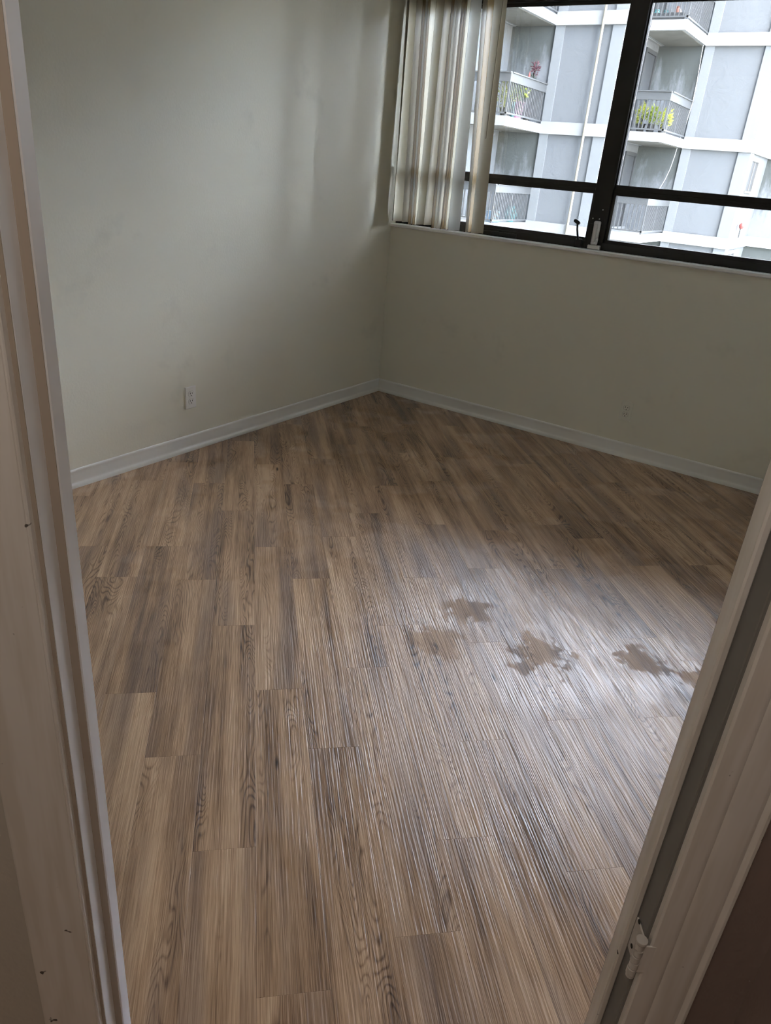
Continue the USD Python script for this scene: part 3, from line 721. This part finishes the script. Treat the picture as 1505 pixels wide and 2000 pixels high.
# ------------------------------------------------------------------ plants and pots on the balconies
def leaves(n, centre, size, leaf, seed, flat=.35):
    """n bent leaves spread through an ellipsoid."""
    r = np.random.default_rng(seed)
    V, F = [], []
    for k in range(n):
        while True:
            p = r.uniform(-1, 1, 3)
            if p @ p <= 1:
                break
        c = np.array(centre) + p * np.array(size)
        d = p * np.array([1, 1, .6]) + r.normal(0, .5, 3) + np.array([0, 0, .4])
        d /= np.linalg.norm(d)
        s = np.cross(d, r.normal(0, 1, 3))
        s /= np.linalg.norm(s)
        nn = np.cross(d, s)
        L, W = leaf * r.uniform(.7, 1.3), leaf * flat * r.uniform(.7, 1.2)
        b = len(V)
        V += [c, c + d * L * .5 + s * W * .5 + nn * L * .08, c + d * L * .5 - s * W * .5 + nn * L * .08, c + d * L * 1.0 - nn * L * .1, c + d * L * .5]
        F += [(b, b + 1, b + 4), (b, b + 4, b + 2), (b + 1, b + 3, b + 4), (b + 4, b + 3, b + 2)]
    return trimesh.Trimesh(np.array(V), F, process=False)


def pot(x, y, z, r, h, m, parent, name='pot'):
    p = lathe([(0, 0), (r * .75, 0), (r, h * .92), (r * 1.08, h * .93), (r * 1.08, h), (r * .92, h), (r * .90, h * .9), (0, h * .88)], 20)
    p.apply_translation((x, y, z))
    return obj(name, p, m, parent, smooth=35)


F1 = 2.92                                                    # slab top of the middle balconies
YR = 21.7 - FD                                               # front of the right-hand balconies
p1 = thing('potted_plant', 'yellow-green leafy plant behind the grey balcony rail right of the mullion', 'plant')
pot(-4.72, YR + .35, F1, .13, .22, 'pot_dark', p1)
obj('foliage', leaves(150, (-4.74, YR + .35, F1 + .46), (.13, .15, .25), .12, 1), 'leaf_yellow', p1, kind='stuff')
obj('stem', tube([(-4.72, YR + .35, F1 + .18), (-4.70, YR + .35, F1 + .45)], .015, 6), 'leaf_dark', p1)
p2 = thing('potted_plant', 'tall yellow-green plant in the middle of the balcony right of the mullion', 'plant')
pot(-4.42, YR + .32, F1, .13, .22, 'pot_dark', p2)
obj('foliage', leaves(170, (-4.40, YR + .32, F1 + .42), (.12, .14, .24), .12, 2), 'leaf_lime', p2, kind='stuff')
obj('stem', tube([(-4.42, YR + .32, F1 + .18), (-4.42, YR + .32, F1 + .45)], .015, 6), 'leaf_dark', p2)
p3 = thing('potted_plant', 'bushy yellow plant by the corner post of the balcony right of the mullion', 'plant')
pot(-4.08, YR + .36, F1, .14, .20, 'pot_dark', p3)
obj('foliage', leaves(180, (-4.05, YR + .36, F1 + .36), (.13, .18, .26), .12, 3), 'leaf_yellow', p3, kind='stuff')
obj('stem', tube([(-4.08, YR + .36, F1 + .16), (-4.08, YR + .36, F1 + .4)], .015, 6), 'leaf_dark', p3)
YL = 18.4 - FD
p4 = thing('potted_plant', 'pale yellow bamboo-like plant behind the balcony rail beside the blind', 'plant')
pot(-7.52, YL + .45, F1, .15, .22, 'pot_dark', p4)
obj('foliage', leaves(260, (-7.50, YL + .42, F1 + .50), (.20, .32, .40), .15, 4, .16), 'leaf_olive', p4, kind='stuff')
obj('stem', [tube([(-7.52 + a, YL + .45 + b, F1 + .18), (-7.52 + 2 * a, YL + .45 + 2 * b, F1 + .85)], .008, 5) for a, b in ((.03, .05), (-.02, .06), (.02, -.08), (-.03, -.04), (0, .1))], 'leaf_olive', p4)
p5 = thing('potted_plant', 'lime green plant in a tall pink pot on the balcony beside the blind', 'plant')
pot(-7.50, YL + 1.12, F1, .20, .44, 'pot_pink', p5)
obj('foliage', leaves(170, (-7.50, YL + 1.10, F1 + .64), (.20, .30, .15), .16, 5), 'leaf_lime', p5, kind='stuff')
obj('red_stem', [tube([(-7.5, YL + 1.1 + a, F1 + .4), (-7.5, YL + 1.1 + 2 * a, F1 + .62)], .012, 5) for a in (-.06, -.02, .03, .07)], 'pot_orange', p5)
tl = thing('planter', 'slim teal planter between the pink pot and the yellow plant', 'planter')
pot(-7.48, YL + .84, F1, .075, .40, 'pot_teal', tl, 'vessel')
p6 = thing('potted_plant', 'tall thin plant with a dusty pink flower head above the balcony rail', 'plant')
pot(-7.48, YL + 1.80, F1, .11, .22, 'pot_dark', p6)
obj('stem', tube([(-7.48, YL + 1.80, F1 + .2), (-7.46, YL + 1.80, F1 + .8), (-7.44, YL + 1.82, F1 + 1.30)], .014, 6), 'leaf_dark', p6)
obj('flower_head', leaves(90, (-7.43, YL + 1.84, F1 + 1.33), (.08, .10, .16), .10, 6), 'flower_pink', p6, kind='stuff')
obj('foliage', leaves(22, (-7.46, YL + 1.80, F1 + 1.0), (.07, .12, .14), .11, 7), 'leaf_dark', p6, kind='stuff')
obj('red_spike', tube([(-7.46, YL + 1.55, F1 + .9), (-7.46, YL + 1.55, F1 + 1.14), (-7.46, YL + 1.56, F1 + 1.22)], [.012, .030, .006], 6), 'toy_red', p6)
F0 = .22
tq = thing('planter', 'turquoise urn behind the lower balcony rail beside the blind', 'planter')
u_ = lathe([(0, 0), (.10, 0), (.13, .04), (.19, .16), (.20, .24), (.15, .34), (.10, .40), (.13, .44), (.11, .44), (.08, .40), (0, .38)], 20)
u_.apply_translation((-7.50, YL + 1.70, F0))
obj('vessel', u_, 'pot_turquoise', tq, smooth=40)
bb_ = thing('planter', 'pale blue box at the far left of the lower balcony', 'planter')
obj('vessel', cbox(-7.6, -7.36, YL + .3, YL + .75, F0, F0 + .3, .01), 'fabric_blue', bb_)
F2 = 5.61
for k, (x, m, h, lab) in enumerate(((-4.30, 'pot_orange', .30, 'orange-pink jar on the upper balcony near its corner post'), (-4.62, 'pot_teal', .22, 'small teal jar on the upper balcony beside the orange-pink jar'), (-4.86, 'pot_turquoise', .24, 'turquoise jar on the upper balcony next to the mullion'))):
    j = thing('jar', lab, 'jar')
    q = lathe([(0, 0), (.07, 0), (.10, h * .3), (.10, h * .7), (.05, h), (0, h)], 18)
    q.apply_translation((x, YR + .2, F2))
    obj('jar_body', q, m, j, smooth=40)
    obj('jar_lid', cbox(x - .05, x + .05, YR + .15, YR + .25, F2 + h - .002, F2 + h + .03, .008), m, j)
tag(obj('kick_board', cbox(-5.15, -4.05, YR + .055, YR + .085, F2 + .003, F2 + .17, .004), 'railing_grey'), 'low grey board standing along the front of the upper balcony', 'board')
rd = thing('ornament', 'small red lantern on a thin grey stem by the recessed building corner', 'ornament')  # small red ornament of unknown kind, not a light
obj('ornament_stem', tube([(-1.88, 22.9, .29), (-1.88, 22.85, .62)], .018, 6), 'railing_dark', rd)
l_ = lathe([(0, 0), (.05, .02), (.08, .08), (.075, .13), (.03, .18), (0, .19)], 14)
l_.apply_translation((-1.86, 22.82, .55))
obj('ornament_body', l_, 'toy_red', rd, smooth=40)
